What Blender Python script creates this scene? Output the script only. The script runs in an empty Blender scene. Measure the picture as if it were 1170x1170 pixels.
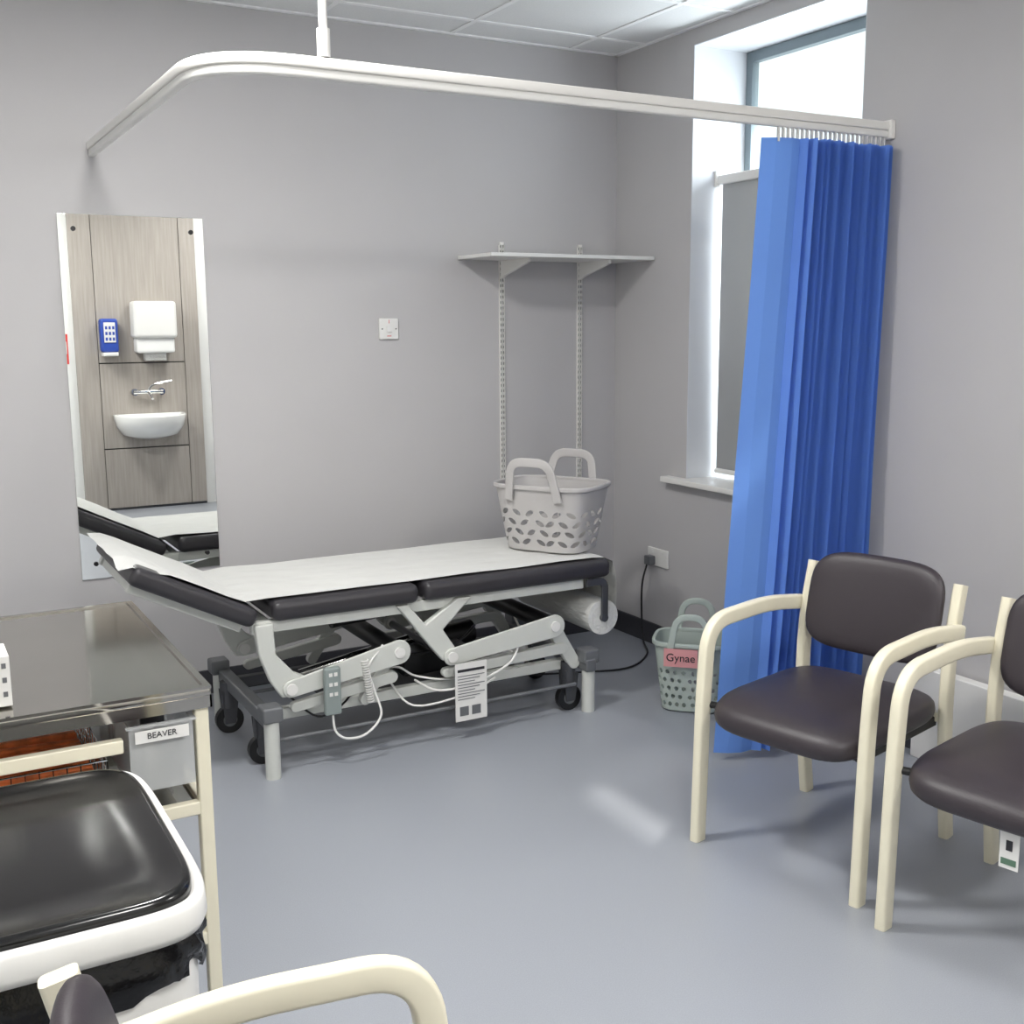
import bpy, bmesh, math, random
from mathutils import Vector, Matrix
random.seed(4)
scene=bpy.context.scene
try:
    scene.view_settings.view_transform='Standard'
    scene.view_settings.look='None'
except Exception: pass

# ---------------------------------------------------------------- materials
def lin(c):
    return tuple(((v/255)/12.92 if v/255<=.04045 else ((v/255+.055)/1.055)**2.4) for v in c)
def mat(name,rgb,rough=.5,metal=0,noise=0,nscale=40,bump=0,bscale=200,trans=0,spec=.5,coat=0,emit=0):
    m=bpy.data.materials.new(name);m.use_nodes=True
    nt=m.node_tree;b=nt.nodes['Principled BSDF']
    c=lin(rgb);b.inputs['Base Color'].default_value=(*c,1)
    b.inputs['Roughness'].default_value=rough;b.inputs['Metallic'].default_value=metal
    b.inputs['Specular IOR Level'].default_value=spec
    b.inputs['Coat Weight'].default_value=coat
    if trans: b.inputs['Transmission Weight'].default_value=trans
    if emit:
        b.inputs['Emission Color'].default_value=(*c,1);b.inputs['Emission Strength'].default_value=emit
    tc=nt.nodes.new('ShaderNodeTexCoord')
    if noise:
        n=nt.nodes.new('ShaderNodeTexNoise');n.inputs['Scale'].default_value=nscale;n.inputs['Detail'].default_value=3
        nt.links.new(tc.outputs['Object'],n.inputs['Vector'])
        r=nt.nodes.new('ShaderNodeMapRange');r.inputs['From Min'].default_value=.3;r.inputs['From Max'].default_value=.7
        r.inputs['To Min'].default_value=1-noise;r.inputs['To Max'].default_value=1+noise
        nt.links.new(n.outputs['Fac'],r.inputs['Value'])
        mx=nt.nodes.new('ShaderNodeVectorMath');mx.operation='SCALE';mx.inputs[0].default_value=c
        nt.links.new(r.outputs['Result'],mx.inputs['Scale']);nt.links.new(mx.outputs[0],b.inputs['Base Color'])
    if bump:
        n=nt.nodes.new('ShaderNodeTexNoise');n.inputs['Scale'].default_value=bscale
        nt.links.new(tc.outputs['Object'],n.inputs['Vector'])
        bp=nt.nodes.new('ShaderNodeBump');bp.inputs['Strength'].default_value=bump;bp.inputs['Distance'].default_value=.002
        nt.links.new(n.outputs['Fac'],bp.inputs['Height']);nt.links.new(bp.outputs['Normal'],b.inputs['Normal'])
    return m
M={}
M['wall']=mat('wall_paint',(188,186,187),.75,noise=.012,nscale=3,bump=.12,bscale=300)
M['wallw']=mat('wall_white',(228,228,226),.7)
M['reveal_lit']=mat('reveal_lit_paint',(218,220,224),.6)  # brightness of the lit window recess is put into this near-white colour
M['floor']=mat('floor_vinyl',(154,158,166),.32,noise=.07,nscale=350,spec=.5)
M['skirt']=mat('skirting_charcoal',(58,58,63),.5)
M['white']=mat('white_plastic',(228,227,224),.35)
M['whitem']=mat('white_enamel',(232,230,226),.3)
M['ctile']=mat('ceiling_tile',(232,233,233),.9,noise=.03,nscale=120)
M['cgrid']=mat('ceiling_grid',(248,248,248),.5)
M['mirror']=mat('mirror_glass',(242,244,242),.0,1.0)
M['black']=mat('black_plastic',(22,22,24),.4)
M['blackg']=mat('black_gloss',(10,10,12),.16,noise=.1,nscale=60)
M['bag']=mat('bin_bag',(9,9,10),.22,bump=.9,bscale=60)
M['vinyl']=mat('charcoal_vinyl',(53,47,52),.42,bump=.2,bscale=400)
M['couchv']=mat('couch_vinyl',(50,48,52),.4,bump=.25,bscale=300)
M['cream']=mat('cream_lacquered_wood',(232,226,204),.35,noise=.02,nscale=12)
M['frame']=mat('couch_frame_enamel',(205,207,202),.35)
M['dgrey']=mat('dark_grey_metal',(75,76,80),.4,.3)
M['mgrey']=mat('mid_grey_metal',(112,114,117),.4,.2)
M['steel']=mat('stainless_steel',(170,167,161),.07,1.0,noise=.03,nscale=5)
M['chrome']=mat('chrome',(215,215,215),.08,1.0)
M['basket']=mat('laundry_grey_plastic',(184,181,180),.45)
M['basket2']=mat('basket_sage_plastic',(176,186,179),.45)
M['pink']=mat('pink_label',(214,150,150),.6)
M['red']=mat('red_ink',(205,45,40),.5)
M['ink']=mat('dark_ink',(40,40,45),.6)
M['wframe']=mat('window_frame_alu',(120,132,138),.4,.2)
M['ceramic']=mat('sink_ceramic',(240,240,238),.15)
M['bluep']=mat('soap_blue',(45,75,165),.4)
M['orange']=mat('orange_packets',(228,122,64),.55,noise=.35,nscale=30)
M['handset']=mat('handset_grey',(140,150,148),.4)
M['greenlab']=mat('label_green',(90,120,100),.5)
M['ledm']=mat('led_panel',(255,252,245),.5,emit=3)
m=mat('sink_panel_laminate',(150,140,130),.5);nt=m.node_tree;b=nt.nodes['Principled BSDF']
tc=nt.nodes.new('ShaderNodeTexCoord');mp=nt.nodes.new('ShaderNodeMapping');mp.inputs['Scale'].default_value=(30,30,1.5)
n=nt.nodes.new('ShaderNodeTexNoise');n.inputs['Scale'].default_value=2;n.inputs['Detail'].default_value=5
cr=nt.nodes.new('ShaderNodeValToRGB');cr.color_ramp.elements[0].position=.3;cr.color_ramp.elements[1].position=.7
cr.color_ramp.elements[0].color=(*lin((158,151,144)),1);cr.color_ramp.elements[1].color=(*lin((174,167,160)),1)
nt.links.new(tc.outputs['Object'],mp.inputs[0]);nt.links.new(mp.outputs[0],n.inputs['Vector']);nt.links.new(n.outputs['Fac'],cr.inputs[0]);nt.links.new(cr.outputs[0],b.inputs['Base Color'])
M['lam']=m
def cloth(name,rgb,trgb,fac):
    m=bpy.data.materials.new(name);m.use_nodes=True;nt=m.node_tree;b=nt.nodes['Principled BSDF']
    b.inputs['Base Color'].default_value=(*lin(rgb),1);b.inputs['Roughness'].default_value=.75
    tr=nt.nodes.new('ShaderNodeBsdfTranslucent');tr.inputs['Color'].default_value=(*lin(trgb),1)
    mx=nt.nodes.new('ShaderNodeMixShader');mx.inputs[0].default_value=fac
    o=nt.nodes['Material Output'];nt.links.new(b.outputs[0],mx.inputs[1]);nt.links.new(tr.outputs[0],mx.inputs[2]);nt.links.new(mx.outputs[0],o.inputs[0])
    return m
M['curtain']=cloth('blue_curtain_fabric',(108,152,230),(118,164,238),.36)
M['blind']=cloth('grey_blind',(165,165,165),(170,170,170),.3)
m=bpy.data.materials.new('couch_roll_paper');m.use_nodes=True;nt=m.node_tree;b=nt.nodes['Principled BSDF']
b.inputs['Base Color'].default_value=(*lin((212,212,209)),1);b.inputs['Roughness'].default_value=.8
n=nt.nodes.new('ShaderNodeTexNoise');n.inputs['Scale'].default_value=9;bp=nt.nodes.new('ShaderNodeBump');bp.inputs['Strength'].default_value=.7;bp.inputs['Distance'].default_value=.012
nt.links.new(n.outputs['Fac'],bp.inputs['Height']);nt.links.new(bp.outputs['Normal'],b.inputs['Normal'])
M['paper']=m
def thin(name,rgb,fac,rough=.1):
    m=bpy.data.materials.new(name);m.use_nodes=True;nt=m.node_tree;b=nt.nodes['Principled BSDF']
    b.inputs['Base Color'].default_value=(*lin(rgb),1);b.inputs['Roughness'].default_value=rough
    t=nt.nodes.new('ShaderNodeBsdfTransparent');x=nt.nodes.new('ShaderNodeMixShader');x.inputs[0].default_value=fac
    nt.links.new(b.outputs[0],x.inputs[1]);nt.links.new(t.outputs[0],x.inputs[2]);nt.links.new(x.outputs[0],nt.nodes['Material Output'].inputs[0]);return m
M['clear']=thin('clear_plastic',(220,222,222),.6)
M['glass']=thin('frosted_glass',(225,238,238),.84,.3)

# ---------------------------------------------------------------- helpers
def grp(name,loc=(0,0,0),rz=0):
    e=bpy.data.objects.new(name,None);scene.collection.objects.link(e);e.location=loc;e.rotation_euler=(0,0,rz);e.empty_display_size=.1;return e
def mk(name,bm,m,parent=None,smooth=False,bevel=0,seg=2):
    bmesh.ops.recalc_face_normals(bm,faces=bm.faces)
    me=bpy.data.meshes.new(name);bm.to_mesh(me);bm.free()
    o=bpy.data.objects.new(name,me);scene.collection.objects.link(o)
    if m: me.materials.append(M[m] if isinstance(m,str) else m)
    if parent: o.parent=parent
    if smooth:
        for p in me.polygons:p.use_smooth=True
    if bevel:
        d=o.modifiers.new('bevel','BEVEL');d.width=bevel;d.segments=seg;d.limit_method='ANGLE';d.angle_limit=.6
        d.harden_normals=False
        for p in me.polygons:p.use_smooth=True
        w=o.modifiers.new('wn','WEIGHTED_NORMAL');w.keep_sharp=True
    return o
def addbox(bm,a,b):
    xs=(a[0],b[0]);ys=(a[1],b[1]);zs=(a[2],b[2])
    v=[bm.verts.new((xs[i],ys[j],zs[k])) for i in (0,1) for j in (0,1) for k in (0,1)]
    for f in ((0,1,3,2),(4,6,7,5),(0,4,5,1),(2,3,7,6),(0,2,6,4),(1,5,7,3)): bm.faces.new([v[i] for i in f])
def box(name,a,b,m,parent=None,bevel=0,seg=2):
    bm=bmesh.new();addbox(bm,a,b);return mk(name,bm,m,parent,bevel=bevel,seg=seg)
def boxes(name,L,m,parent=None,bevel=0):
    bm=bmesh.new()
    for a,b in L: addbox(bm,a,b)
    return mk(name,bm,m,parent,bevel=bevel)
def circ(r,n=12): return [(r*math.cos(2*math.pi*i/n),r*math.sin(2*math.pi*i/n)) for i in range(n)]
def rrect(w,h,r=None,n=3):
    r=min(w,h)*.3 if r is None else r;o=[]
    for cx,cy,a in ((w/2-r,h/2-r,0),(-w/2+r,h/2-r,90),(-w/2+r,-h/2+r,180),(w/2-r,-h/2+r,270)):
        for i in range(n+1):
            t=math.radians(a+90*i/n);o.append((cx+r*math.cos(t),cy+r*math.sin(t)))
    return o
def sweepbm(bm,pts,prof,side=None,closed=False):
    P=[Vector(p) for p in pts];n=len(P);rings=[];prev=None
    for i in range(n):
        if closed: t=(P[(i+1)%n]-P[i-1]).normalized()
        elif i==0:t=(P[1]-P[0]).normalized()
        elif i==n-1:t=(P[-1]-P[-2]).normalized()
        else:t=((P[i+1]-P[i]).normalized()+(P[i]-P[i-1]).normalized()).normalized()
        if side is not None: s=Vector(side)
        else: s=prev if prev is not None else (Vector((0,0,1)) if abs(t.z)<.9 else Vector((1,0,0)))
        s=(s-t*s.dot(t)).normalized();prev=s;u=t.cross(s)
        rings.append([bm.verts.new(P[i]+s*a+u*b) for a,b in prof])
    k=len(prof)
    for i in range(n if closed else n-1):
        A=rings[i];B=rings[(i+1)%n]
        for j in range(k): bm.faces.new((A[j],A[(j+1)%k],B[(j+1)%k],B[j]))
    if not closed: bm.faces.new(rings[0]);bm.faces.new(rings[-1])
def sweep(name,pts,prof,m,parent=None,side=None,closed=False):
    bm=bmesh.new();sweepbm(bm,pts,prof,side,closed);o=mk(name,bm,m,parent,smooth=True)
    return shade(o)
def shade(o,a=.7):
    me=o.data;bm=bmesh.new();bm.from_mesh(me)
    for e in bm.edges:
        if len(e.link_faces)==2 and e.calc_face_angle(0)>a: e.smooth=False
    bm.to_mesh(me);bm.free();return o
def cyl(name,p,q,r,m,parent=None,n=20,bevel=0): return sweep(name,[p,q],circ(r,n),m,parent)
def tube(name,pts,r,m,parent=None,n=8,sm=True):
    if sm: pts=catmull(pts)
    return sweep(name,pts,circ(r,n),m,parent)
def catmull(P,k=6):
    P=[Vector(p) for p in P];o=[]
    for i in range(len(P)-1):
        a=P[max(i-1,0)];b=P[i];c=P[i+1];d=P[min(i+2,len(P)-1)]
        for j in range(k):
            t=j/k;o.append(.5*((2*b)+(c-a)*t+(2*a-5*b+4*c-d)*t*t+(-a+3*b-3*c+d)*t**3))
    o.append(P[-1]);return o
def fillet(P,r,n=6):
    P=[Vector(p) for p in P];o=[P[0]]
    for i in range(1,len(P)-1):
        a,b,c=P[i-1],P[i],P[i+1];u=(a-b).normalized();v=(c-b).normalized();rr=min(r,(a-b).length*.49,(c-b).length*.49)
        s=b+u*rr;e=b+v*rr
        for j in range(n+1):
            t=j/n;o.append((1-t)**2*s+2*t*(1-t)*b+t*t*e)
    o.append(P[-1]);return o
def prism(name,poly,axis,a,b,m,parent=None,bevel=0):
    def p3(u,v,w):
        return {'y':(u,w,v),'z':(u,v,w),'x':(w,u,v)}[axis]
    bm=bmesh.new();A=[bm.verts.new(p3(u,v,a)) for u,v in poly];B=[bm.verts.new(p3(u,v,b)) for u,v in poly]
    bm.faces.new(A);bm.faces.new(B[::-1]);n=len(poly)
    for i in range(n):bm.faces.new((A[i],B[i],B[(i+1)%n],A[(i+1)%n]))
    return mk(name,bm,m,parent,bevel=bevel)
def link(name,p,q,r1,r2,y0,y1,m,parent):
    p=Vector(p);q=Vector(q);d=(q-p).normalized();a=math.atan2(d.y,d.x);poly=[]
    for i in range(13):
        t=a+math.pi/2+math.pi*i/12;poly.append((p.x+r1*math.cos(t),p.y+r1*math.sin(t)))
    for i in range(13):
        t=a-math.pi/2+math.pi*i/12;poly.append((q.x+r2*math.cos(t),q.y+r2*math.sin(t)))
    return prism(name,poly,'y',y0,y1,m,parent,bevel=.004)
def sup(a,b,n,t):
    c,s=math.cos(t),math.sin(t)
    return (a*math.copysign(abs(c)**(2/n),c),b*math.copysign(abs(s)**(2/n),s))
def pad(name,a,b,n,th,fn,m,parent,puff=.35):
    bm=bmesh.new();K=48;rs=[.0,.35,.65,.82,.91,.96,.99,1.0];layers=[]
    def prof(r): return th/2*((1-r**9)**(.4))*(1+puff*(1-r*r))
    for sgn in (1,-1):
        rings=[]
        for r in rs:
            if r==0: rings.append([bm.verts.new(fn(0,0,sgn*prof(0)))]);continue
            if r==1.0 and sgn==-1: rings.append(layers[0][-1]);continue
            ring=[]
            for i in range(K):
                u,v=sup(a,b,n,2*math.pi*i/K);ring.append(bm.verts.new(fn(u*r,v*r,sgn*prof(r))))
            rings.append(ring)
        layers.append(rings)
        for k in range(len(rs)-1):
            A,B=rings[k],rings[k+1]
            for i in range(K):
                j=(i+1)%K
                if len(A)==1: bm.faces.new((A[0],B[i],B[j]))
                else: bm.faces.new((A[i],B[i],B[j],A[j]))
    return mk(name,bm,m,parent,smooth=True)
def loft(bm,rings,cap0=False,cap1=False,closed=True):
    V=[[bm.verts.new(p) for p in r] for r in rings];n=len(V[0])
    for i in range(len(V)-1):
        for j in range(n if closed else n-1):
            bm.faces.new((V[i][j],V[i][(j+1)%n],V[i+1][(j+1)%n],V[i+1][j]))
    if cap0:bm.faces.new(V[0])
    if cap1:bm.faces.new(V[-1])
    return V
def ring(a,b,n,z,K=48,c=(0,0)): return [(c[0]+sup(a,b,n,2*math.pi*i/K)[0],c[1]+sup(a,b,n,2*math.pi*i/K)[1],z) for i in range(K)]
def text(name,s,size,loc,rot,m,parent,ext=.0006):
    c=bpy.data.curves.new(name,'FONT');c.body=s;c.size=size;c.extrude=ext;c.align_x='CENTER';c.align_y='CENTER';c.materials.append(M[m])
    o=bpy.data.objects.new(name,c);scene.collection.objects.link(o);o.location=loc;o.rotation_euler=rot;o.parent=parent;return o

# ---------------------------------------------------------------- room
XL,YF,H=-4.3,-5.15,2.75
WY0,WY1,WZ0,WZ1,WD=-1.54,-.57,.80,2.68,.36
box('floor',(XL-.1,YF-.1,-.1),(WD,.1,0),'floor')
box('wall_back',(XL-.1,0,0),(WD,.12,H+.1),'wall')
boxes('wall_right',[((0,YF,0),(WD,WY0,H)),((0,WY1,0),(WD,0,H)),((0,WY0,0),(WD,WY1,WZ0)),((0,WY0,WZ1),(WD,WY1,H))],'wall')
box('wall_left',(XL-.12,YF,0),(XL,0,H),'wallw')
box('wall_front',(XL-.1,YF-.12,0),(WD,YF,H+.1),'wallw')
e=.004
boxes('trim_1',[((.001,WY1-e,WZ0),(WD-.02,WY1-.0005,WZ1)),((.001,WY0+.0005,WZ0),(WD-.02,WY0+e,WZ1)),((.001,WY0+e,WZ1-e),(WD-.02,WY1-e,WZ1-.0005))],'reveal_lit')
box('baseboard_back',(XL,-.012,0),(-.012,-.0005,.1),'skirt')
box('baseboard_right',(-.012,YF,0),(-.0005,-.0,.1),'skirt')
box('baseboard_left',(XL+.0005,YF,0),(XL+.012,-.012,.1),'skirt')
box('trim_2',(-.06,-4.2,.0),(-.013,-1.95,.33),'white',bevel=.004)
bm=bmesh.new();addbox(bm,(XL,YF,H),(0,0,H+.02));cl=mk('ceiling',bm,'ctile')
L=[];x=-.27
while x>XL: L.append(((x-.012,YF,H-.004),(x+.012,0,H-.0002)));x-=.6
y=-.24
while y>YF: L.append(((XL,y-.012,H-.005),(0,y+.012,H-.0003)));y-=.6
L+= [((XL,-.022,H-.007),(0,-.0005,H-.0005)),((-.022,YF,H-.007),(-.0005,0,H-.0005))]
boxes('ceiling_grid',L,'cgrid')
w=grp('window_1')
x0,x1=.285,.325
boxes('frame',[((x0,WY1-.045,WZ0+.02),(x1,WY1-.005,WZ1-.005)),((x0,WY0+.005,WZ0+.02),(x1,WY0+.045,WZ1-.005)),((x0,WY0+.045,WZ1-.05),(x1,WY1-.045,WZ1-.005)),((x0,WY0+.045,WZ0+.02),(x1,WY1-.045,WZ0+.07)),((x0,WY0+.045,2.09),(x1,WY1-.045,2.13))],'wframe',w,bevel=.004)
box('glass',(.30,WY0+.04,WZ0+.05),(.306,WY1-.04,WZ1-.04),'glass',w)
s=grp('window_sill')
prism('board',[(-.055,WY0-.12),(-.0008,WY0-.12),(-.0008,WY0+.006),(.283,WY0+.006),(.283,WY1-.006),(-.0008,WY1-.006),(-.0008,-.45),(-.055,-.45)],'z',.8005,.826,'whitem',s,bevel=.004)
bl=grp('window_blind')
box('head_rail',(.13,WY0+.01,2.11),(.17,WY1-.01,2.15),'white',bl,bevel=.005)
box('fabric',(.149,WY0+.02,.86),(.151,WY1-.03,2.115),'blind',bl)
cyl('bottom_bar',(.15,WY0+.02,.855),(.15,WY1-.03,.855),.012,'white',bl)
box('bracket',(.12,WY1-.02,2.10),(.18,WY1-.005,2.17),'whitem',bl,bevel=.003)

# ---------------------------------------------------------------- mirror
g=grp('wall_mirror')
box('glass',(-2.51,-.008,.54),(-1.97,-.002,1.935),'mirror',g,bevel=.0015)
for i,(x,z) in enumerate(((-2.455,1.88),(-2.02,1.88),(-2.455,.6),(-2.02,.6))): cyl('screw_%d'%i,(x,-.013,z),(x,-.008,z),.009,'black',g)

# ---------------------------------------------------------------- switch & socket
g=grp('wall_switch')
box('plate',(-1.235,-.012,1.455),(-1.145,-.0005,1.545),'white',g,bevel=.004)
box('rocker',(-1.203,-.017,1.485),(-1.177,-.012,1.512),'white',g,bevel=.002)
text('legend','1',.022,(-1.19,-.0125,1.53),(math.pi/2,0,0),'red',g)
box('legend_bar',(-1.2,-.0125,1.468),(-1.18,-.012,1.471),'red',g)
for x in (-1.222,-1.158): cyl('screw',(x,-.013,1.5),(x,-.012,1.5),.003,'dgrey',g)
g=grp('wall_socket')
box('plate',(-.012,-.46,.385),(-.0005,-.305,.47),'white',g,bevel=.004)
for y in (-.42,-.345): box('rocker',(-.016,y-.006,.448),(-.012,y+.006,.462),'white',g,bevel=.001)
box('plug',(-.05,-.37,.39),(-.012,-.325,.435),'mgrey',g,bevel=.006)
tube('flex',[(-.045,-.347,.395),(-.07,-.345,.3),(-.06,-.33,.15),(-.07,-.36,.03),(-.15,-.5,.008),(-.35,-.62,.006),(-.6,-.55,.006),(-.85,-.6,.05)],.0045,'black',g)

# ---------------------------------------------------------------- shelf
g=grp('wall_shelf')
box('board',(-.85,-.32,1.80),(-.006,-.004,1.816),'white',g,bevel=.002)
for k,x in enumerate((-.63,-.21)):
    bm=bmesh.new()
    addbox(bm,(x-.0125,-.003,.72),(x+.0125,-.0005,1.87));addbox(bm,(x-.0125,-.012,.72),(x-.0095,-.003,1.87));addbox(bm,(x+.0095,-.012,.72),(x+.0125,-.003,1.87))
    addbox(bm,(x-.002,-.012,.72),(x+.002,-.003,1.87))
    z=.72
    while z<1.87: addbox(bm,(x-.01,-.012,z),(x+.01,-.0035,z+.012));z+=.025
    mk('upright_%d'%k,bm,'whitem',g)
    box('slot_back_%d'%k,(x-.0095,-.0045,.722),(x+.0095,-.0032,1.868),'dgrey',g)
    prism('bracket_%d'%k,[(-.012,1.80),(-.26,1.80),(-.26,1.785),(-.05,1.735),(-.012,1.72)],'x',x-.008,x+.008,'whitem',g)

# ---------------------------------------------------------------- curtain rail
g=grp('curtain_rail')
pts=fillet([(-2.37,-.002,2.17),(-2.37,-1.67,2.17),(-.002,-1.67,2.17)],.24,12)
sweep('track_upper',[(p.x,p.y,2.183) for p in pts],rrect(.028,.032,.004),'whitem',g,side=(0,0,1))
sweep('track_lower',[(p.x,p.y,2.157) for p in pts],rrect(.024,.024,.005),'white',g,side=(0,0,1))
cyl('hanger_rod',(-2.06,-1.67,2.2),(-2.06,-1.67,H-.001),.011,'whitem',g)
cyl('hanger_socket',(-2.06,-1.67,2.20),(-2.06,-1.67,2.27),.017,'whitem',g)
cyl('hanger_flange',(-2.06,-1.67,H-.02),(-2.06,-1.67,H-.001),.03,'whitem',g)
box('wall_flange_right',(-.022,-1.695,2.14),(-.001,-1.645,2.203),'whitem',g,bevel=.003)
g=grp('cubicle_curtain')
prof=[]
prof+= [(-.56,-.70,.025,.03),(-.515,-.66,.0,.0),(-.46,-.61,-.014,-.02),(-.425,-.565,-.01,-.02)]
N=38
for i in range(N+1):
    t=i/N;a=.045*(.7+.6*random.random())
    xt=-.41+.39*t;xb=-.545+.47*t**.95
    prof.append((xt+random.uniform(-.003,.003),xb+random.uniform(-.004,.004),(a if i%2 else -a),(a*1.2 if i%2 else -a*1.2)))
bm=bmesh.new();rows=[];NV=24
for k in range(NV+1):
    v=k/NV;z=2.112-v*2.08;row=[]
    for j,(xt,xb,yt,yb) in enumerate(prof):
        x=xt+(xb-xt)*(v**1.1);y=yt+(yb-yt)*v;wob=.004*math.sin(v*7+j*1.7)*v
        row.append((x+wob,-1.67+y+.006*math.sin(v*5+j*.3)*v,z))
    rows.append([bm.verts.new(p) for p in row])
for k in range(NV):
    for j in range(len(prof)-1): bm.faces.new((rows[k][j],rows[k][j+1],rows[k+1][j+1],rows[k+1][j]))
mk('fabric',bm,'curtain',g)
bm=bmesh.new()
for i in range(24):
    x=-.51+.48*i/23;addbox(bm,(x-.003,-1.675,2.10),(x+.003,-1.665,2.148))
mk('hooks',bm,'white',g)

# ---------------------------------------------------------------- couch
g=grp('examination_couch')
Yf,Yb=-1.0,-.36
def cushion(name,x0,x1,z0=.535,z1=.605): return box(name,(x0,Yf,z0),(x1,Yb,z1),'couchv',g,bevel=.026,seg=4)
cushion('cushion_mid',-2.055,-1.515);cushion('cushion_foot',-1.495,-.69)
hx,hz=-2.125,.562;ang=math.radians(27)
def headbox(name,u0,u1,y0,y1,w0,w1,m,bev):
    c,s=math.cos(ang),math.sin(ang);bm=bmesh.new();addbox(bm,(u0,y0,w0),(u1,y1,w1))
    for v in bm.verts:
        u,w=v.co.x,v.co.z;v.co.x=hx-u*c+w*s;v.co.z=hz+u*s+w*c
    return mk(name,bm,m,g,bevel=bev,seg=4)
headbox('cushion_head',-.02,.42,Yf,Yb,-.035,.03,'couchv',.024)
headbox('head_rail_front',.0,.40,Yf+.06,Yf+.09,-.065,-.035,'frame',.003)
headbox('head_rail_back',.0,.40,Yb-.09,Yb-.06,-.065,-.035,'frame',.003)
headbox('head_cross',.36,.39,Yf+.09,Yb-.09,-.065,-.035,'frame',.003)
bm=bmesh.new();c,s=math.cos(ang),math.sin(ang)
path=[]
for u in (.47,.43,.38,.3,.2,.1,.03): path.append((hx-u*c+.035*s,hz+u*s+.036*c))
path[0]=(path[0][0]-.01,path[0][1]-.018)
path+= [(-2.06,.612),(-1.9,.609),(-1.7,.609),(-1.53,.608),(-1.3,.609),(-1.1,.609),(-.9,.609),(-.75,.609),(-.695,.603),(-.66,.585),(-.64,.55),(-.635,.5),(-.637,.44),(-.645,.38)]
ys=[-.955+.56*i/14 for i in range(15)];R=[]
for k,(x,z) in enumerate(path):
    r=[]
    for j,y in enumerate(ys):
        dz=.004*abs(math.sin(k*1.3+j*.8)) if k<20 else 0
        yy=y
        if k<7: yy=y+(-.035 if j<3 else 0)*(7-k)/7
        if k<3 and j<2: dz-=.02
        r.append(bm.verts.new((x+(.004*math.sin(j*.9+k) if k>=16 else 0),yy,z+dz)))
    R.append(r)
for k in range(len(R)-1):
    for j in range(14): bm.faces.new((R[k][j],R[k][j+1],R[k+1][j+1],R[k+1][j]))
mk('paper_sheet',bm,'paper',g,smooth=True)
cyl('paper_roll',(-.715,-.975,.37),(-.715,-.395,.37),.07,'paper',g,n=36)
cyl('paper_roll_core',(-.715,-.99,.37),(-.715,-.36,.37),.016,'dgrey',g)
for k,y in enumerate((-.985,-.375)): sweep('roll_holder_%d'%k,fillet([(-.80,y,.52),(-.715,y,.52),(-.715,y,.37)],.03),rrect(.012,.03),'dgrey',g,side=(0,1,0))
F='frame'
for k,(y0,y1) in enumerate(((-.965,-.935),(-.425,-.395))):
    box('top_rail_%d'%k,(-2.12,y0,.495),(-.80,y1,.535),F,g,bevel=.004)
for k,x in enumerate((-2.08,-1.55,-.84)): box('top_cross_%d'%k,(x,-.935,.5),(x+.035,-.425,.53),F,g)
for k,(y0,y1) in enumerate(((-.985,-.955),(-.42,-.39))):
    prism('arm_left_%d'%k,[(-2.115,.53),(-2.05,.53),(-2.045,.42),(-1.985,.35),(-1.93,.32),(-1.93,.27),(-2.03,.265),(-2.07,.33),(-2.105,.43)],'y',y0,y1,F,g,bevel=.006)
    link('link_left_%d'%k,(-2.0,.295),(-1.60,.365),.03,.045,y0-.012,y0,F,g)
    link('link_left_lower_%d'%k,(-1.98,.22),(-1.62,.27),.018,.022,y0+.01,y1+.01,F,g)
    prism('arm_mid_%d'%k,[(-1.60,.53),(-1.555,.53),(-1.49,.45),(-1.36,.53),(-1.30,.53),(-1.42,.42),(-1.36,.33),(-1.42,.30),(-1.47,.36)],'y',y0,y1,F,g,bevel=.006)
    link('link_right_%d'%k,(-1.39,.315),(-.95,.37),.032,.045,y0-.012,y0,F,g)
    link('link_right_lower_%d'%k,(-1.40,.25),(-.90,.27),.018,.022,y0+.01,y1+.01,F,g)
    for j,(x,z) in enumerate(((-1.60,.365),(-.95,.37),(-1.39,.315),(-2.0,.295))): cyl('pivot_%d_%d'%(k,j),(x,y0-.018,z),(x,y0-.01,z),.02,'white',g)
    link('drop_left_%d'%k,(-1.62,.35),(-1.72,.2),.025,.02,y0+.02,y1+.02,F,g)
    link('drop_right_%d'%k,(-.94,.36),(-.84,.2),.03,.025,y0+.02,y1+.02,F,g)
cyl('cross_shaft_left',(-1.60,-.96,.365),(-1.60,-.4,.365),.034,'black',g);cyl('cross_shaft_right',(-.95,-.96,.37),(-.95,-.4,.37),.034,'black',g)
cyl('cross_shaft_mid',(-1.39,-.96,.31),(-1.39,-.4,.31),.014,'dgrey',g)
for k,y in enumerate((-.90,-.48)): box('base_rail_%d'%k,(-2.08,y-.018,.165),(-.78,y+.018,.205),F if k==0 else 'dgrey',g,bevel=.004)
for k,x in enumerate((-2.10,-.82)): box('base_cross_%d'%k,(x,-1.02,.17),(x+.045,-.36,.22),'mgrey',g,bevel=.006)
cyl('actuator_tube',(-1.85,-.62,.22),(-1.35,-.62,.3),.02,'chrome',g);cyl('actuator_motor',(-1.36,-.62,.27),(-1.12,-.62,.29),.045,'black',g)
cyl('actuator_motor_upper',(-1.75,-.7,.44),(-1.5,-.7,.46),.035,'black',g);cyl('actuator_rod_upper',(-2.0,-.7,.46),(-1.74,-.7,.44),.014,'chrome',g)
box('control_box',(-1.5,-.8,.2),(-1.22,-.68,.29),'black',g,bevel=.01)
box('control_unit',(-1.75,-.86,.21),(-1.6,-.74,.25),'white',g,bevel=.008)
box('battery_box',(-1.15,-.84,.21),(-.98,-.70,.27),'white',g,bevel=.008)
box('base_tray',(-1.8,-.88,.15),(-1.0,-.5,.165),'dgrey',g)
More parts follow.
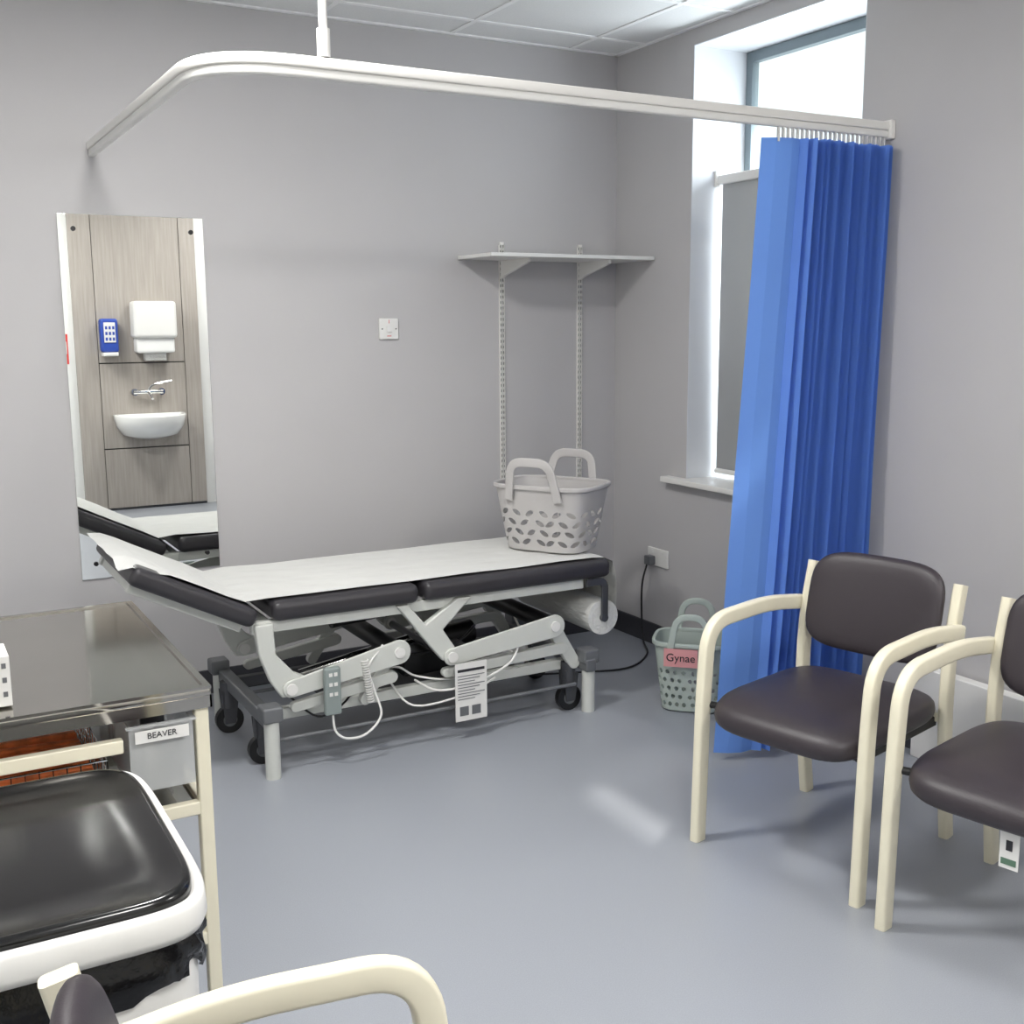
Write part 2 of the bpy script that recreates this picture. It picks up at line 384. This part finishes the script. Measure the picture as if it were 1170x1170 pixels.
cyl('pedal_bar_front',(-2.05,-.985,.12),(-.85,-.985,.12),.007,'mgrey',g)
cyl('pedal_bar_back',(-2.05,-.44,.12),(-.85,-.44,.12),.007,'mgrey',g)
for k,(x,y) in enumerate(((-2.08,-1.01),(-.79,-.985),(-2.09,-.385),(-.77,-.37))):
    cyl('jack_foot_%d'%k,(x,y,0.0),(x,y,.22),.026,F,g);box('foot_cap_%d'%k,(x-.035,y-.03,.2),(x+.035,y+.045,.255),'mgrey',g,bevel=.008)
for k,(x,y) in enumerate(((-2.07,-.86),(-.85,-.93),(-2.09,-.5),(-.76,-.52))):
    cyl('caster_wheel_%d'%k,(x,y-.014,.052),(x,y+.014,.052),.052,'black',g,n=28)
    cyl('caster_hub_%d'%k,(x,y-.016,.052),(x,y+.016,.052),.026,'mgrey',g)
    for s in (-1,1): prism('caster_fork_%d_%d'%(k,s),[(x-.02,.04),(x+.02,.04),(x+.035,.15),(x-.03,.17)],'y',y+s*.02-.003,y+s*.02+.003,'dgrey',g)
    cyl('caster_stem_%d'%k,(x,y,.10),(x,y,.2),.03,'dgrey',g)
box('handset',(-1.895,-1.035,.19),(-1.835,-1.008,.36),'handset',g,bevel=.008)
for z in (.33,.295,.26):
    for x in (-1.88,-1.862): box('handset_key',(x,-1.037,z),(x+.012,-1.034,z+.012),'white',g)
tube('handset_flex',[(-1.865,-1.02,.19),(-1.86,-1.03,.13),(-1.82,-1.04,.10),(-1.75,-1.04,.105),(-1.69,-1.03,.16),(-1.70,-1.0,.24),(-1.72,-1.0,.33),(-1.66,-.99,.40)],.0045,'white',g)
P=[]
for i in range(120):
    t=i/119;P.append((-1.715+.012*math.cos(i*.9)-.02*t,-1.0+.012*math.sin(i*.9),.2+.16*t))
tube('coiled_flex',P,.003,'white',g,n=5,sm=False)
tube('flex_loop',[(-1.5,-.9,.22),(-1.45,-1.0,.2),(-1.3,-1.01,.21),(-1.15,-1.0,.26),(-1.1,-.98,.33)],.0045,'white',g)
tube('flex_loop2',[(-1.6,-.9,.23),(-1.55,-1.0,.16),(-1.35,-1.01,.17),(-1.2,-.97,.2)],.004,'white',g)
tube('flex_loop3',[(-1.22,-.75,.25),(-1.15,-.9,.3),(-1.05,-.95,.24),(-1.0,-.85,.28),(-.97,-.7,.36)],.0045,'white',g)
tube('flex_loop4',[(-1.12,-.62,.3),(-1.2,-.8,.36),(-1.32,-.88,.33),(-1.45,-.8,.28)],.005,'black',g)
tube('flex_loop5',[(-1.98,-.9,.24),(-1.9,-.96,.17),(-1.8,-.94,.19),(-1.72,-.88,.235)],.004,'black',g)
tube('flex_loop6',[(-1.7,-.86,.25),(-1.6,-.95,.3),(-1.5,-.92,.24),(-1.35,-.95,.22),(-1.1,-.86,.26)],.004,'white',g)
box('instruction_tag',(-1.395,-1.026,.075),(-1.265,-1.024,.295),'white',g)
box('tag_heading',(-1.385,-1.0275,.262),(-1.275,-1.0262,.272),'ink',g)
for i in range(9):
    z=.245-i*.011;box('tag_line',(-1.385,-1.0275,z),(-1.275-.02*(i%3),-1.0262,z+.0028),'mgrey',g)
for x in (-1.36,-1.31): box('tag_box',(x-.018,-1.0275,.095),(x+.018,-1.0262,.13),'mgrey',g)

# ---------------------------------------------------------------- baskets
def basket(name,loc,rz,a,b,hh,m,leaf=True,hand=.10,hthick=.034,lean=.02):
    g=grp(name,loc,rz);n=4.0
    def dims(t): return (a*(.78+.22*t),b*(.76+.24*t))
    K=64;T=.004
    body_rings=[];bm=bmesh.new()
    ts=(0,.03,.1,.25,.45,.65,.8,.93,1.0)
    for t in ts:
        A,B=dims(t)
        if t==0:A-=.012;B-=.012
        body_rings.append(ring(A,B,n,hh*t,K))
    for t in ts[::-1]:
        A,B=dims(t)
        if t==0:A-=.012;B-=.012
        body_rings.append(ring(A-T,B-T,n,hh*t+(T if t<.05 else 0)*(1 if t==0 else .6),K))
    V=loft(bm,body_rings,True,True)
    body=mk('body',bm,m,g,smooth=True)
    cb=bmesh.new()
    rows=((.16,0),(.31,.5),(.46,0),(.61,.5)) if leaf else ((.12,0),(.24,.5),(.36,0),(.48,.5),(.60,0))
    cnt=20 if leaf else 28
    M_=720
    for t,off in rows:
        A,B=dims(t);pp=[Vector((*sup(A,B,n,2*math.pi*i/M_),0)) for i in range(M_+1)];cum=[0]
        for i in range(M_):cum.append(cum[-1]+(pp[i+1]-pp[i]).length)
        for q in range(cnt):
            s=cum[-1]*((q+off)/cnt)+.003;i=next(k for k in range(M_+1) if cum[k]>=s-1e-9);i=max(2,min(i,M_-2))
            p=pp[i];tg=(pp[i+2]-pp[i-2]).normalized();nn=Vector((tg.y,-tg.x,0))
            if leaf:
                L=.0215;W=.0105;an=math.radians(28 if (q%2==0) else -28)
                pl=[]
                for k in range(10):
                    th=2*math.pi*k/10;u=L*math.cos(th);v=W*math.copysign(abs(math.sin(th))**1.3,math.sin(th))
                    pl.append((u*math.cos(an)-v*math.sin(an),u*math.sin(an)+v*math.cos(an)))
            else:
                pl=[(.0085*math.cos(2*math.pi*k/8),.010*math.sin(2*math.pi*k/8)) for k in range(8)]
            A1=[cb.verts.new(p+tg*u+Vector((0,0,hh*t+v))+nn*.012) for u,v in pl]
            B1=[cb.verts.new(p+tg*u+Vector((0,0,hh*t+v))-nn*.012) for u,v in pl]
            cb.faces.new(A1);cb.faces.new(B1[::-1])
            for k in range(len(pl)):cb.faces.new((A1[k],B1[k],B1[(k+1)%len(pl)],A1[(k+1)%len(pl)]))
    cut=mk('cut',cb,None,g)
    md=body.modifiers.new('b','BOOLEAN');md.object=cut;md.operation='DIFFERENCE';md.solver='EXACT'
    try: md.use_self=True
    except Exception: pass
    bpy.context.view_layer.update();dg=bpy.context.evaluated_depsgraph_get()
    me=bpy.data.meshes.new_from_object(body.evaluated_get(dg));body.modifiers.clear()
    if len(me.polygons)>300 and max(v.co.z for v in me.vertices)>hh*.99 and min(v.co.z for v in me.vertices)<.01: body.data=me
    bpy.data.objects.remove(cut)
    for p in body.data.polygons:p.use_smooth=True
    shade(body,.6)
    A,B=dims(1)
    sweep('rim',[(x,y,hh) for x,y,_ in ring(A+.002,B+.002,n,0,K)],rrect(.018,.014,.004),m,g,side=(0,0,1),closed=True)
    hw=a*.44
    for k,s in enumerate((-1,1)):
        yb=s*(B+.004)
        pts=fillet([(-hw-.016,yb,hh-.05),(-hw+.012,yb+s*lean,hh+hand),(hw-.012,yb+s*lean,hh+hand),(hw+.016,yb,hh-.05)],.05,8)
        sweep('handle_%d'%k,pts,rrect(.010,hthick,.004),m,g,side=(0,1,0))
    return g
nx=math.atan2(-.86,.52)
g1=basket('laundry_basket',(-.79,-.71,.6135),nx,.215,.158,.265,'basket',True,.105,.036,.03)
g2=basket('storage_basket',(-.40,-1.15,0.0),math.radians(-44),.15,.12,.28,'basket2',False,.12,.026,.01)
box('label',(-.10,-.1375,.20),(.03,-.1355,.272),'pink',g2)
text('label_text','Gynae',.044,(-.035,-.139,.236),(math.pi/2,0,0),'ink',g2)

# ---------------------------------------------------------------- chairs
def chair(name,loc,deg,sx=1):
    g=grp(name,loc,math.radians(deg));pr=rrect(.030,.046,.008)
    for k,s in enumerate((-1,1)):
        y=s*.262
        pts=fillet([(.276*sx,y,0),(.264*sx,y,.45),(.245*sx,y,.66),(-.05,y,.668),(-.235*sx,y,.64)],.09,10)
        sweep('leg_arm_front_%d'%k,pts,pr,'cream',g,side=(0,1,0))
        y2=s*.238
        pts=catmull([(-.275*sx,y2,0),(-.245*sx,y2,.2),(-.225*sx,y2,.40),(-.235*sx,y2,.6),(-.275*sx,y2,.77)],5)
        sweep('leg_back_%d'%k,pts,pr,'cream',g,side=(0,1,0))
        box('side_rail_%d'%k,(-.22*sx,s*.205-.011,.355),(.20*sx,s*.205+.011,.385),'black',g,bevel=.003)
        cyl('arm_dowel_%d'%k,(-.235*sx,s*.236,.645),(-.235*sx,s*.266,.645),.010,'cream',g)
        cyl('seat_dowel_%d'%k,(.235*sx,s*.22,.415),(.245*sx,s*.255,.415),.010,'black',g)
    box('front_rail',(.17*sx,-.205,.355),(.195*sx,.205,.385),'black',g,bevel=.003)
    box('back_rail',(-.225*sx,-.225,.37),(-.205*sx,.225,.40),'cream',g,bevel=.003)
    pad('seat',.275*sx,.245,5.0,.085,lambda u,v,w:(.035*sx+u,v,.418+w-.018*(max(0,(u-.10)/.15)**2)),'vinyl',g,puff=.12)
    def bf(u,v,w):
        z=.672+v*.97;x=-.225*sx-(v)*.22-.030*(1-(u/.24)**2)+.02;return (x+w,u,z)
    pad('backrest',.217,.152,4.2,.042,bf,'vinyl',g,puff=.25)
    return g
chair('armchair',(-.795,-2.285,0),194)
c2=chair('armchair',(-.70,-2.915,0),193)
box('fire_label',(.272,.015,.27),(.274,.06,.365),'white',c2);box('fire_label_strip',(.2745,.02,.28),(.2755,.055,.295),'greenlab',c2);box('fire_label_mark',(.2745,.03,.315),(.2755,.045,.34),'ink',c2)
cyl('fire_label_string',(.273,.04,.365),(.24,.05,.40),.001,'black',c2,n=5)
chair('armchair',(-2.795,-3.515,0),-6,.88)

# ---------------------------------------------------------------- trolley
g=grp('instrument_trolley')
tx0,tx1,ty0,ty1,tz=-3.12,-2.60,-2.36,-1.54,.80
box('steel_top',(tx0,ty0,tz-.022),(tx1,ty1,tz-.004),'steel',g,bevel=.004)
boxes('steel_rim',[((tx0,ty0,tz-.006),(tx1,ty0+.014,tz)),((tx0,ty1-.014,tz-.006),(tx1,ty1,tz)),((tx0,ty0+.014,tz-.006),(tx0+.014,ty1-.014,tz)),((tx1-.014,ty0+.014,tz-.006),(tx1,ty1-.014,tz))],'steel',g)
boxes('steel_skirt',[((tx0,ty0,tz-.045),(tx1,ty0+.004,tz-.02)),((tx1-.004,ty0,tz-.045),(tx1,ty1,tz-.02)),((tx0,ty1-.004,tz-.045),(tx1,ty1,tz-.02))],'steel',g)
for k,(x,y) in enumerate(((tx1-.02,ty0+.02),(tx1-.02,ty1-.02),(tx0+.02,ty0+.02),(tx0+.02,ty1-.02))):
    box('leg_%d'%k,(x-.014,y-.014,.08),(x+.014,y+.014,tz-.022),'cream',g,bevel=.004)
    cyl('castor_%d'%k,(x,y-.012,.04),(x,y+.012,.04),.04,'black',g)
    box('castor_fork_%d'%k,(x-.012,y-.016,.035),(x+.012,y+.016,.085),'dgrey',g)
for z,nm in ((.70,'a'),(.54,'b'),(.25,'c')):
    xr=tx1-.03 if nm!='a' else -2.775
    boxes('rails_'+nm,[((tx0+.03,ty0+.008,z-.014),(xr,ty0+.03,z+.014)),((tx0+.03,ty1-.03,z-.014),(tx1-.03,ty1-.008,z+.014)),((tx1-.032,ty0+.03,z-.014) if nm!='a' else (tx0+.01,ty0+.03,z-.014),(tx1-.01,ty1-.03,z+.014) if nm!='a' else (tx0+.03,ty1-.03,z+.014))],'cream',g,bevel=.003)
box('lower_shelf',(tx0+.03,ty0+.03,.235),(tx1-.032,ty1-.03,.245),'steel',g)
box('mid_shelf',(tx0+.03,ty0+.03,.53),(tx1-.032,ty1-.03,.54),'steel',g)
bm=bmesh.new();bx0,bx1,by0,by1=-3.08,-2.80,-2.30,-1.65
for z in (.56,.585,.61,.635,.66):
    for p,q in (((bx0,by0),(bx1,by0)),((bx1,by0),(bx1,by1)),((bx1,by1),(bx0,by1)),((bx0,by1),(bx0,by0))):
        sweepbm(bm,[(*p,z),(*q,z)],circ(.0018,5))
for i in range(12):
    x=bx0+(bx1-bx0)*i/11;sweepbm(bm,[(x,by0,.545),(x,by0,.662)],circ(.0015,5))
for i in range(22):
    y=by0+(by1-by0)*i/21;sweepbm(bm,[(bx1,y,.545),(bx1,y,.662)],circ(.0015,5))
mk('wire_basket',bm,'chrome',g)
for i in range(15):
    y=by0+.025+i*.042;bm=bmesh.new();addbox(bm,(-.12,-.012,-.035),(.12,.012,.035));bmesh.ops.rotate(bm,verts=bm.verts,matrix=Matrix.Rotation(random.uniform(-.3,.3),3,'X')@Matrix.Rotation(random.uniform(-.1,.1),3,'Z'));bmesh.ops.translate(bm,verts=bm.verts,vec=(-2.94,y,.60))
    mk('packet_%d'%i,bm,'orange',g,bevel=.006)
def tray(nm,x0,x1,y0,y1,z0,z1):
    t=.003;boxes(nm,[((x0,y0,z0),(x1,y1,z0+t)),((x0,y0,z0+t),(x1,y0+t,z1)),((x0,y1-t,z0+t),(x1,y1,z1)),((x0,y0+t,z0+t),(x0+t,y1-t,z1)),((x1-t,y0+t,z0+t),(x1,y1-t,z1)),((x0-.006,y0-.008,z1),(x1+.006,y0+t,z1+.004)),((x1-t,y0+t,z1),(x1+.008,y1,z1+.004))],'clear',g)
tray('clear_tray',-2.765,-2.64,-2.355,-1.98,.60,.735);tray('clear_tray_small',-2.785,-2.61,-1.95,-1.70,.57,.66)
box('tray_label',(-2.755,-2.3645,.705),(-2.65,-2.3635,.73),'white',g);text('tray_label_text','BEAVER',.017,(-2.703,-2.3652,.718),(math.pi/2,0,0),'ink',g)
for i in range(11):
    x=-2.76+random.random()*.06;y=-2.335+i*.03;box('sachet_%d'%i,(x,y,.606),(x+.05,y+.02,.66+random.random()*.04),'white' if i%3 else 'dgrey',g,bevel=.003)
g=grp('glove_box');box('carton',(-3.10,-2.29,tz),(-2.963,-2.19,tz+.10),'white',g,bevel=.002)
for j in range(3): box('dot',(-2.978,-2.2912,tz+.02+j*.028),(-2.970,-2.29,tz+.03+j*.028),'mgrey',g)

# ---------------------------------------------------------------- bin
g=grp('pedal_bin',(-2.975,-2.71,0))
bm=bmesh.new();loft(bm,[ring(.178,.262,6,0.0),ring(.186,.272,6,.02),ring(.198,.286,6,.3),ring(.203,.293,6,.6)],True,True);mk('body',bm,'white',g,smooth=True);shade(g.children[-1])
bm=bmesh.new();rr=[];K=96
for k in range(9):
    t=k/8;z=.565+.07*t;r=[]
    for i in range(K):
        th=2*math.pi*i/K;wv=.003*math.sin(9*th+2*t*3)+.0025*math.sin(23*th+5*t)+.002*math.sin(41*th-7*t)
        zz=z+(.012*math.sin(5*th)+.008*math.sin(13*th))*(1-t)
        x,y=sup(.207+.006*(1-abs(2*t-1))+wv,.297+.006*(1-abs(2*t-1))+wv,6,th);r.append((x,y,zz))
    rr.append(r)
loft(bm,rr);mk('bin_bag',bm,'bag',g,smooth=True)
bm=bmesh.new();loft(bm,[ring(.200,.290,6,.63,96),ring(.213,.304,6,.632,96),ring(.218,.309,6,.645,96),ring(.216,.307,6,.675,96),ring(.211,.302,6,.684,96),ring(.205,.296,6,.685,96),ring(.200,.291,6,.676,96)],True,True);mk('rim',bm,'white',g,smooth=True)
bm=bmesh.new();loft(bm,[ring(.199,.288,6,.676,96),ring(.199,.288,6,.688,96),ring(.195,.284,6,.695,96),ring(.187,.276,6,.696,96),ring(.178,.267,6,.692,96),ring(.12,.19,5,.694,96),ring(.03,.05,3,.696,96)],True,True);mk('lid',bm,'blackg',g,smooth=True)
box('pedal',(-.05,-.31,.01),(.05,-.26,.025),'black',g,bevel=.005)

# ---------------------------------------------------------------- opposite wall: sink unit
g=grp('wash_basin_unit')
Y=YF
boxes('panels',[((-1.75,Y+.001,0.02),(-1.575,Y+.03,2.74)),((-1.57,Y+.001,1.225),(-.875,Y+.03,2.74)),((-1.57,Y+.001,.52),(-.875,Y+.03,1.215)),((-1.57,Y+.001,.02),(-.875,Y+.03,.51)),((-.87,Y+.001,.02),(-.74,Y+.03,2.74))],'lam',g,bevel=.002)
box('backing',(-1.74,Y+.0005,.0),(-.75,Y+.004,2.74),'ink',g)
box('plinth',(-1.75,Y+.004,.0),(-.74,Y+.02,.02),'dgrey',g)
bm=bmesh.new()
def half(a,d,z,K=32,off=0):
    return [(-1.2+a*math.cos(math.pi*i/K),Y+.03+off+d*(math.sin(math.pi*i/K)**.75),z) for i in range(K+1)]
loft(bm,[half(.12,.16,.60),half(.22,.28,.63),half(.27,.36,.70),half(.29,.40,.79),half(.285,.395,.80),half(.26,.33,.80,off=.03),half(.25,.31,.785,off=.035),half(.2,.25,.76,off=.05)],True,True);mk('basin',bm,'ceramic',g,smooth=True);shade(g.children[-1],.5)
cyl('tap_bar',(-1.32,Y+.08,.98),(-1.08,Y+.08,.98),.018,'chrome',g)
for x in (-1.31,-1.09): cyl('tap_union',(x,Y+.03,.98),(x,Y+.08,.98),.028,'chrome',g)
tube('tap_spout',[(-1.2,Y+.08,.98),(-1.2,Y+.12,.97),(-1.2,Y+.2,.955),(-1.2,Y+.24,.93)],.011,'chrome',g)
tube('tap_lever',[(-1.2,Y+.08,.99),(-1.16,Y+.10,1.04),(-1.02,Y+.16,1.07)],.009,'chrome',g)
g=grp('paper_towel_dispenser');box('housing',(-1.31,Y+.031,1.42),(-.96,Y+.22,1.72),'white',g,bevel=.03,seg=4);box('tray',(-1.29,Y+.031,1.30),(-.98,Y+.19,1.425),'ceramic',g,bevel=.02);box('towel',(-1.22,Y+.06,1.24),(-1.05,Y+.15,1.30),'paper',g)
g=grp('soap_dispenser');box('housing',(-1.56,Y+.031,1.31),(-1.42,Y+.13,1.58),'bluep',g,bevel=.02);box('front',(-1.535,Y+.13,1.39),(-1.445,Y+.137,1.55),'white',g,bevel=.003)
box('base',(-1.55,Y+.031,1.28),(-1.43,Y+.14,1.31),'white',g,bevel=.006)
for i in range(3):
    for j in range(3): box('mark',(-1.525+i*.028,Y+.137,1.405+j*.045),(-1.508+i*.028,Y+.139,1.43+j*.045),'bluep',g)
g=grp('wall_notice');box('card',(-1.90,Y+.001,1.22),(-1.80,Y+.004,1.46),'red',g);box('card_face',(-1.89,Y+.004,1.3),(-1.81,Y+.006,1.4),'white',g)
g=grp('service_pipe');tube('pipe',[(-.62,Y+.03,0.0),(-.62,Y+.03,1.3),(-.62,Y+.03,2.74)],.012,'black',g)

# ---------------------------------------------------------------- lights
k=0
for (x,y,en,sz) in ((-2.37,-1.74,40,.3),(-2.37,-4.14,36,.56),(-.57,-4.14,27,.56),(-3.57,-2.94,10,.56)):
    k+=1
    box('ceiling_light_panel' if k==1 else 'ceiling_light_panel.%03d'%(k-1),(x-.285,y-.285,H-.012),(x+.285,y+.285,H-.006),'ledm')
    l=bpy.data.lights.new('led_%d'%k,'AREA');l.energy=en*1.08;l.size=sz;l.color=(1,.99,.965)
    o=bpy.data.objects.new('led_light_%d'%k,l);scene.collection.objects.link(o);o.location=(x,y,H-.02)
l=bpy.data.lights.new('daylight','AREA');l.shape='RECTANGLE';l.size=1.0;l.size_y=1.9;l.energy=95;l.color=(.88,.95,1)
o=bpy.data.objects.new('daylight_light',l);scene.collection.objects.link(o);o.location=(.6,-1.05,1.9);o.rotation_euler=(0,math.radians(70),0)
l=bpy.data.lights.new('sun','SUN');l.energy=4.0;l.angle=math.radians(2.0);l.color=(1,.96,.89)
o=bpy.data.objects.new('sun_light',l);scene.collection.objects.link(o);o.location=(3,2,5)
o.rotation_mode='QUATERNION';o.rotation_quaternion=Vector((-1.4,-.95,-2.35)).to_track_quat('-Z','Y')
wd=bpy.data.worlds.new('World');scene.world=wd;wd.use_nodes=True;wd.node_tree.nodes['Background'].inputs[0].default_value=(.82,.93,.95,1);wd.node_tree.nodes['Background'].inputs[1].default_value=1.6

# ---------------------------------------------------------------- camera
f=1282.4;pi_,yaw,roll=[math.radians(v) for v in (9.54,60.81,-.38)]
Fv=Vector((math.cos(yaw)*math.cos(pi_),math.sin(yaw)*math.cos(pi_),-math.sin(pi_)));Rv=Vector((math.sin(yaw),-math.cos(yaw),0));Uv=Rv.cross(Fv)
c,s=math.cos(roll),math.sin(roll);R2=c*Rv+s*Uv;U2=-s*Rv+c*Uv
cd=bpy.data.cameras.new('camera');cd.sensor_width=36;cd.lens=36*f/1170;cd.clip_start=.02
co=bpy.data.objects.new('camera',cd);scene.collection.objects.link(co)
mw=Matrix((R2,U2,-Fv)).transposed().to_4x4();mw.translation=Vector((-3.132,-4.568,1.52));co.matrix_world=mw
scene.camera=co
